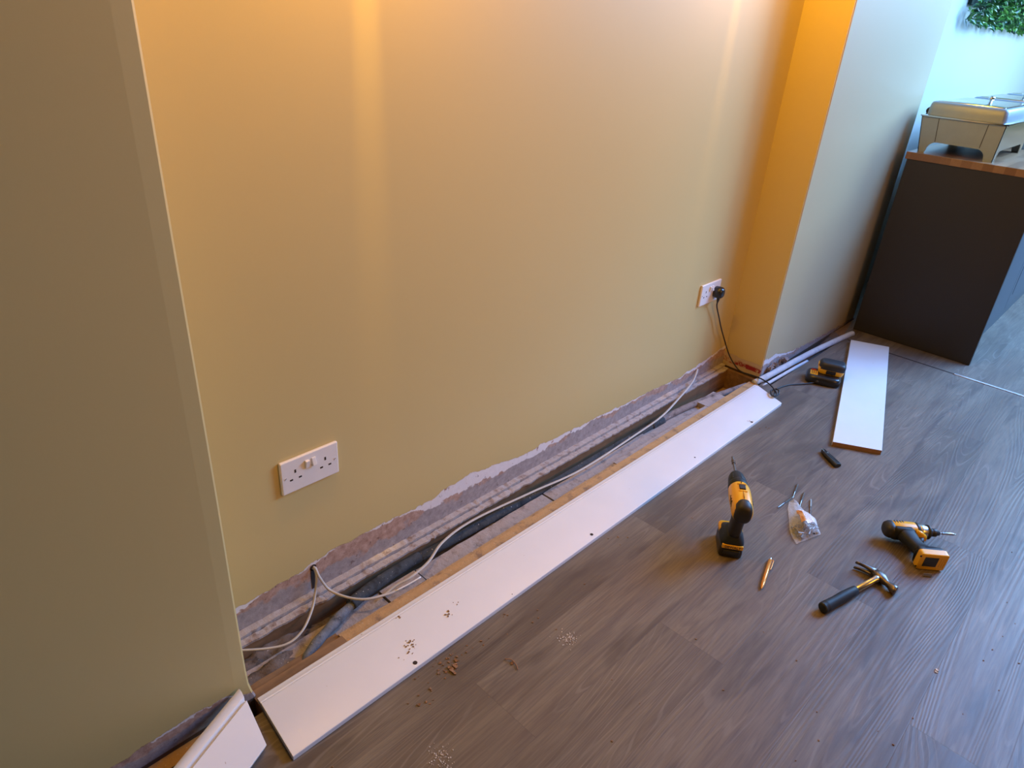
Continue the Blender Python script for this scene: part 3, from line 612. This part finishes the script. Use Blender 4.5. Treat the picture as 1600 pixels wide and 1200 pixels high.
def bit(a, b, r, label, kind):
    a, b = Vector((*a, r)), Vector((*b, r)); d = b-a; L = d.length
    t = thing('screwdriver_bit', label, 'drill bit', a, (0, 0, math.atan2(d.y, d.x)), None)
    if kind == 'bit':
        bm = BM(); lathe(bm, (0, 0, 0), (1, 0, 0), [(0, r*.3), (.004, r*.55), (.010, r*.75), (.014, r*.62), (L*.45, r*.62), (L*.47, r*.9)], 8); obj('tip', bm, M['darksteel'], t, smooth=True, auto=40)
        bm = BM(); lathe(bm, (L*.46, 0, 0), (1, 0, 0), [(0, r), (L*.30, r), (L*.31, r*.8), (L*.35, r*.8), (L*.36, r), (L*.54, r)], 6); obj('shank', bm, M['darksteel'], t)
    else:
        bm = BM()
        loft(bm, [sring((x, 0, 0), (0, math.cos(x*420), math.sin(x*420)), (0, -math.sin(x*420), math.cos(x*420)), r*.95, r*.45, 10) for x in [L*.6*i/30 for i in range(31)]]); obj('flute', bm, M['darksteel'], t, smooth=True)
        bm = BM(); lathe(bm, (L*.58, 0, 0), (1, 0, 0), [(0, r*.9), (L*.42, r*.9)], 6); obj('shank', bm, M['steel'], t)
bit((-.560, 1.893), (-.553, 1.985), .0030, 'steel bit at the left, touching the mouth of the screw bag', 'bit')
bit((-.550, 1.978), (-.573, 2.066), .0030, 'steel bit farthest back, tip to tip with the bit at the bag mouth', 'bit')
bit((-.515, 1.950), (-.537, 2.033), .0030, 'steel bit pointing out behind the screw bag, second from the right', 'bit')
bit((-.470, 1.926), (-.506, 2.016), .0030, 'twist bit lying apart on the right, behind the screw bag', 'twist')

# ---------------------------------------------------------------- bag of screws
def plastic(name):
    t = NT(name); tr = t.n('ShaderNodeBsdfTransparent'); mx = t.n('ShaderNodeMixShader')
    lw = t.n('ShaderNodeLayerWeight'); lw.inputs[0].default_value = 0.35
    fac = t.math('ADD', 0.13, t.math('MULTIPLY', lw.outputs[1], 0.40), clamp=True)
    t.b.inputs['Base Color'].default_value = (.80, .84, .88, 1); t.b.inputs['Roughness'].default_value = 0.12
    t.bump(t.noise(60, 4, .6, dist=1.0), .6, .003)
    o = t.t.nodes['Material Output']; t.l(fac, mx.inputs[0]); t.l(tr.outputs[0], mx.inputs[1]); t.l(t.b.outputs[0], mx.inputs[2]); t.l(mx.outputs[0], o.inputs[0])
    return t.m
M['bag'] = plastic('clear_plastic_film')
bc = Vector((-.428, 1.818, 0)); top = Vector((-.537, 1.958, 0)); bd_ = top-bc; BL = bd_.length
t = thing('screw_bag', 'clear plastic bag of screws with white and orange label lying among loose bits', 'bag', bc)
AX = bd_.normalized(); E0 = Vector((-.30, -.95, 0)); E1 = Vector((-.79, -.61, 0))
def bagpos(s, y, z):
    e = E0.lerp(E1, min(1, s*1.3)).normalized()
    return AX*(s*BL) + e*y + Vector((0, 0, z))
def bagshape(s, v, upper):
    """s 0..1 from sealed bottom to open top, v -1..1 across"""
    wdt = .052 - .034*s**1.15 + .006*math.sin(s*PI*1.3)
    thick = .036*math.sin(PI*min(1, s*1.15)**.60)*(1 - .30*s) * (1-abs(v)**2.4) + .0015
    if s > .75: thick = max(thick, .012*(1-abs(v)**2))
    z = .002 + (thick if upper else .0005)
    if upper: z += .005*noise.noise(Vector((s*6, v*2.4, 2))) + .003*noise.noise(Vector((s*17, v*8, 4)))*(1-abs(v)**4)
    return bagpos(s, v*wdt + .003*math.sin(s*9), max(z, .0008))
bm = BM(); NS, NV = 40, 24
for upper in (True, False):
    g = [[bm.verts.new(bagshape(i/NS, -1+2*j/NV, upper)) for j in range(NV+1)] for i in range(NS+1)]
    for i in range(NS):
        for j in range(NV): bm.faces.new((g[i][j], g[i+1][j], g[i+1][j+1], g[i][j+1]))
obj('bag_film', bm, M['bag'], t, smooth=True)
def patch(name, s0, s1, v0, v1, lift, m):
    bm = BM(); n = 14
    g = [[bm.verts.new(bagshape(s0+(s1-s0)*i/n, v0+(v1-v0)*j/n, True)+Vector((0, 0, lift))) for j in range(n+1)] for i in range(n+1)]
    for i in range(n):
        for j in range(n): bm.faces.new((g[i][j], g[i+1][j], g[i+1][j+1], g[i][j+1]))
    return obj(name, bm, m, t, smooth=True)
tl = NT('printed_white_label'); X = tl.xyz()
U = tl.math('ADD', tl.math('MULTIPLY', X[0], AX.x), tl.math('MULTIPLY', X[1], AX.y)); V = tl.math('ADD', tl.math('MULTIPLY', X[0], -AX.y), tl.math('MULTIPLY', X[1], AX.x))
ln = tl.step(tl.math('SINE', tl.math('MULTIPLY', U, 900.0)), 0.3, 0.6)
wd = tl.step(tl.noise(1, 2, .5, tl.vec(tl.math('MULTIPLY', U, 140), tl.math('MULTIPLY', V, 260), 0)), 0.47, 0.52)
M['label'] = tl.out(tl.mix(tl.math('MULTIPLY', tl.math('MULTIPLY', ln, wd), .75), (.80, .80, .82), (.38, .26, .26)), .35)
lb = patch('white_label', .20, .74, -.94, .05, .0006, M['label'])
patch('orange_label', .24, .66, .05, .38, .0006, simple('orange_label_print', (.62, .26, .06), .35))
bm = BM()
for i in range(90):
    c = bagpos(random.uniform(.06, .36), random.uniform(-.036, .036), random.uniform(.004, .017))
    a_ = random.uniform(0, PI); dd = Vector((math.cos(a_), math.sin(a_), random.uniform(-.15, .15))).normalized()
    lathe(bm, c-dd*.011, dd, [(0, .0030), (.0015, .0030), (.003, .0016), (.019, .0013), (.022, .0003)], 6)
sc = tagit(obj('screws', bm, M['darksteel']), 'steel screws loose inside the clear bag', 'screws', kind='stuff')
sc.location = t.location

# ---------------------------------------------------------------- charger with a battery on it
t = thing('battery_charger', 'black battery charger on the floor beside the far pier', 'charger', (-.836, 2.905, 0), (0, 0, math.radians(20)))
bm = BM(); loft(bm, [zring(z, 0, a, b_, 4, 32) for z, a, b_ in ((0, .066, .046), (.006, .070, .050), (.026, .070, .050), (.036, .064, .045), (.038, .058, .040))]); obj('case', bm, M['blackgloss'], t, smooth=True)
bm = BM(); box(bm, (-.040, -.010, .0385), (.030, .044, .0015)); lb = obj('yellow_label', bm, M['yellow'], t, bevel=.0005)
bm = BM(); box(bm, (-.042, .022, .0385), (.020, .008, .002)); obj('red_mark', bm, M['red'], t)
bm = BM()
for k in range(3): box(bm, (-.048+.008*k, -.010, .0394), (.002, .034, .0004))
obj('label_print', bm, M['blackgloss'], lb)
bm = BM(); cyl(bm, (-.020, -.052, .014), (-.020, -.040, .014), .0075, 12, .009); obj('cord_grip', bm, M['black'], t, smooth=True)
t = thing('battery_pack', 'yellow and black battery pack slotted on top of the charger', 'battery', (-.822, 2.935, .0392), (0, 0, math.radians(20)))
bm = BM(); loft(bm, [zring(z, 0, a, b_, 5, 32) for z, a, b_ in ((0, .048, .030), (.010, .052, .033), (.028, .052, .034), (.034, .046, .030))]); obj('pack_case', bm, M['yellow'], t, smooth=True, auto=50)
bm = BM(); loft(bm, [zring(z, .002, a, b_, 4.5, 32) for z, a, b_ in ((.022, .053, .0355), (.040, .053, .0355), (.050, .046, .030), (.052, .040, .026))]); obj('pack_top', bm, M['black'], t, smooth=True, auto=50)
bm = BM(); bx(bm, -.018, .020, -.0355, -.032, .004, .020); obj('label_window', bm, M['blackgloss'], t, bevel=.001)
bm = BM(); box(bm, (-.0525, 0, .032), (.005, .030, .012)); obj('release_button', bm, M['yellow'], t, bevel=.0015)

# ---------------------------------------------------------------- counter
CY = 3.645
t = thing('cabinet', 'charcoal base cabinet with blue grey doors standing by the far pier', 'cabinet', (-.7, CY, 0))
bm = BM(); bx(bm, -.276, .262, 0, .022, 0.001, .848); obj('side_panel', bm, M['panel'], t, bevel=.001)
bm = BM(); bx(bm, -.276, .216, .022, 3.1, .10, .848); obj('carcass', bm, M['panel'], t)
bm = BM(); bx(bm, -.20, .205, .022, 3.1, 0.001, .10); obj('plinth', bm, M['door'], t)
for k in range(5):
    y0 = .026+k*.61
    bm = BM(); bx(bm, .217, .236, y0, y0+.604, .125, .842); dr = obj('door', bm, M['door'], t, bevel=.0015)
    bm = BM(); bx(bm, .236, .2375, y0+.06, y0+.544, .19, .78); obj('door_panel', bm, M['door'], dr, bevel=.001)
wt = NT('oak_block_worktop'); X = wt.xyz()
bx_ = wt.math('FLOOR', wt.math('DIVIDE', X[0], .042)); by_ = wt.math('FLOOR', wt.math('ADD', wt.math('DIVIDE', X[1], .35), wt.math('MULTIPLY', bx_, .37)))
wn = wt.n('ShaderNodeTexWhiteNoise', noise_dimensions='2D'); wt.l(wt.vec(bx_, by_, 0), wn.inputs['Vector'])
g = wt.noise(1, 4, .6, wt.vec(wt.math('MULTIPLY', X[0], 120), wt.math('MULTIPLY', X[1], 8), wt.math('MULTIPLY', X[2], 120)))
cw = wt.mix(wn.outputs[0], (.20, .095, .040), (.36, .19, .085)); cw = wt.mix(wt.math('MULTIPLY', g, .5), cw, (.14, .065, .03))
M['oak'] = wt.out(cw, .32)
bm = BM(); bx(bm, -.985, -.415, CY-.004, 6.75, .8485, .880); tagit(obj('worktop', bm, M['oak'], bevel=.0015), 'oak block worktop on top of the charcoal cabinet', 'worktop')

# ---------------------------------------------------------------- chafing dishes
def rrect(cx, cy, hx, hy, r, z, n=5):
    out = []
    for sx, sy, a0 in ((1, 1, 0), (-1, 1, PI/2), (-1, -1, PI), (1, -1, 1.5*PI)):
        for i in range(n+1):
            a = a0 + PI/2*i/n; out.append(Vector((cx+sx*(hx-r)+r*math.cos(a), cy+sy*(hy-r)+r*math.sin(a), z)))
    return out
def chafer(y0, label):
    t = thing('chafing_dish', label, 'chafing dish', (-.815, y0, .880))
    W, D, H, XL = .172, .56, .150, -.155        # rim half width, depth, rim height
    # near and far end panels with an arch, slightly splayed
    def endpan(y, th):
        bm = BM(); P = []
        for x, z in ((-.170, H), (-.142, 0), (-.116, 0)): P.append((x, y, z))
        for i in range(7): a_ = PI - PI/2*i/6; P.append((-.076+.036*math.cos(a_), y, .010+.038*math.sin(a_)))
        for i in range(7): a_ = PI/2 - PI/2*i/6; P.append((.086+.036*math.cos(a_), y, .010+.036*math.sin(a_)))
        P += [(.124, y, 0), (.160, y, 0), (.166, y, H)]
        prism(bm, P, (0, th, 0)); return bm
    obj('end_panel', endpan(0, .003), M['satin'], t); obj('end_panel', endpan(D-.003, .003), M['satin'], t)
    for x0, x1, s in ((-.170, -.142, 1), (.166, .160, -1)):
        bm = BM(); pts = [(H, 0), (0, 0), (0, .04)]
        for i in range(7): a_ = PI - PI/2*i/6; pts.append((.010+.034*math.sin(a_), .085+.045*math.cos(a_)))
        for i in range(7): a_ = PI/2 - PI/2*i/6; pts.append((.010+.034*math.sin(a_), D-.085+.045*math.cos(a_)))
        pts += [(0, D-.04), (0, D), (H, D)]
        prism(bm, [(x1+(x0-x1)*z/H, y, z) for z, y in pts], (s*.003, 0, 0)); obj('side_panel', bm, M['chrome'], t)
    for xx, dx in ((-.088, .018), (.096, -.006)):
        bm = BM(); prism(bm, [(xx-.0012+dx*-.5, -.0006, .146), (xx+.0012-dx*.5, -.0006, .146), (xx+.0012+dx*.2, -.0006, .050), (xx-.0012+dx*.2, -.0006, .050)], (0, .001, 0)); obj('seam', bm, M['hole'], t)
    bm = BM(); loft(bm, [rrect(-.002, D/2, W+a, D/2+.004+a, .018, z) for z, a in ((H-.002, .0), (H+.001, .004), (H+.006, .004), (H+.009, -.002))]); obj('rim', bm, M['chrome'], t, smooth=True, auto=50)
    bm = BM(); loft(bm, [rrect(0, D/2, a, b_, .02, z) for z, a, b_ in ((.062, .120, .235), (.070, .130, .245), (H-.002, .140, .255))]); obj('water_pan', bm, M['darksteel'], t, smooth=True, auto=50)
    bm = BM(); loft(bm, [rrect(.0, D/2, hx, hy, r, z) for z, hx, hy, r in ((H+.009, .157, .272, .018), (H+.032, .156, .271, .018), (H+.052, .154, .269, .018), (H+.060, .151, .266, .018), (H+.0635, .147, .262, .017), (H+.0645, .143, .258, .016))]); ld = obj('lid', bm, M['satin'], t, smooth=True, auto=50)
    bm = BM(); loft(bm, [rrect(.0, D/2, hx, hy, .012, z) for z, hx, hy in ((H+.063, .134, .248), (H+.067, .133, .247), (H+.068, .130, .244))]); obj('lid_panel', bm, M['chrome'], ld, smooth=True, auto=40)
    bm = BM(); lathe(bm, (.02, D/2, H+.067), (0, 0, 1), [(0, .008), (.010, .006), (.014, .012), (.022, .014), (.028, .010), (.030, .003)], 16); obj('knob', bm, M['chrome'], ld, smooth=True)
    bm = BM(); tube(bm, [(-.160, .05, H+.006), (-.168, .05, H+.022), (-.158, .05, H+.034)], .006, 8, 4); obj('hinge', bm, M['black'], t, smooth=True)
    return t
chafer(3.700, 'nearest steel chafing dish, at the cabinet end of the worktop')
chafer(4.42, 'middle steel chafing dish, just behind the nearest one on the worktop')
chafer(5.14, 'farthest steel chafing dish, just showing at the right edge of photo')

# ---------------------------------------------------------------- hedge panel on the far bay wall
lm = NT('artificial_leaf'); oi = lm.noise(16, 2); 
c = lm.ramp(oi, [(.30, (.012, .035, .02)), (.45, (.03, .10, .025)), (.58, (.10, .26, .03)), (.70, (.22, .42, .06))])
M['leaf'] = lm.out(c, .35)
t = thing('hedge_panel', 'artificial green hedge panel hanging on the bright far wall', 'wall plant', (XB, 4.66, 1.44))
bm = BM(); bx(bm, .001, .02, .07, 1.9, .08, 1.0); obj('backing', bm, simple('dark_green_backing', (.01, .025, .012), .9), t)
bm = BM()
for i in range(5200):
    y = random.uniform(0, 1.92); z = random.uniform(0, 1)**1.4*1.0; x = random.uniform(.02, .10)*(1 - .4*max(0, 1-z/.06))
    if y < .03 and random.random() < .5: continue
    z += .015*noise.noise(Vector((y*9, 0, 0)))
    r_ = random.uniform(.013, .026)
    d = Vector((random.uniform(.2, 1), random.uniform(-.9, .9), random.uniform(-1, .5))).normalized()
    s = d.orthogonal().normalized(); s = Matrix.Rotation(random.uniform(0, PI), 3, d) @ s; nn = d.cross(s)
    p = Vector((x, y, z))
    v = [bm.verts.new(q) for q in (p, p+d*r_*.9+s*r_*.45+nn*.003, p+d*r_*2, p+d*r_*.9-s*r_*.45+nn*.003)]
    bm.faces.new((v[0], v[1], v[2])); bm.faces.new((v[0], v[2], v[3]))
obj('leaves', bm, M['leaf'], t)
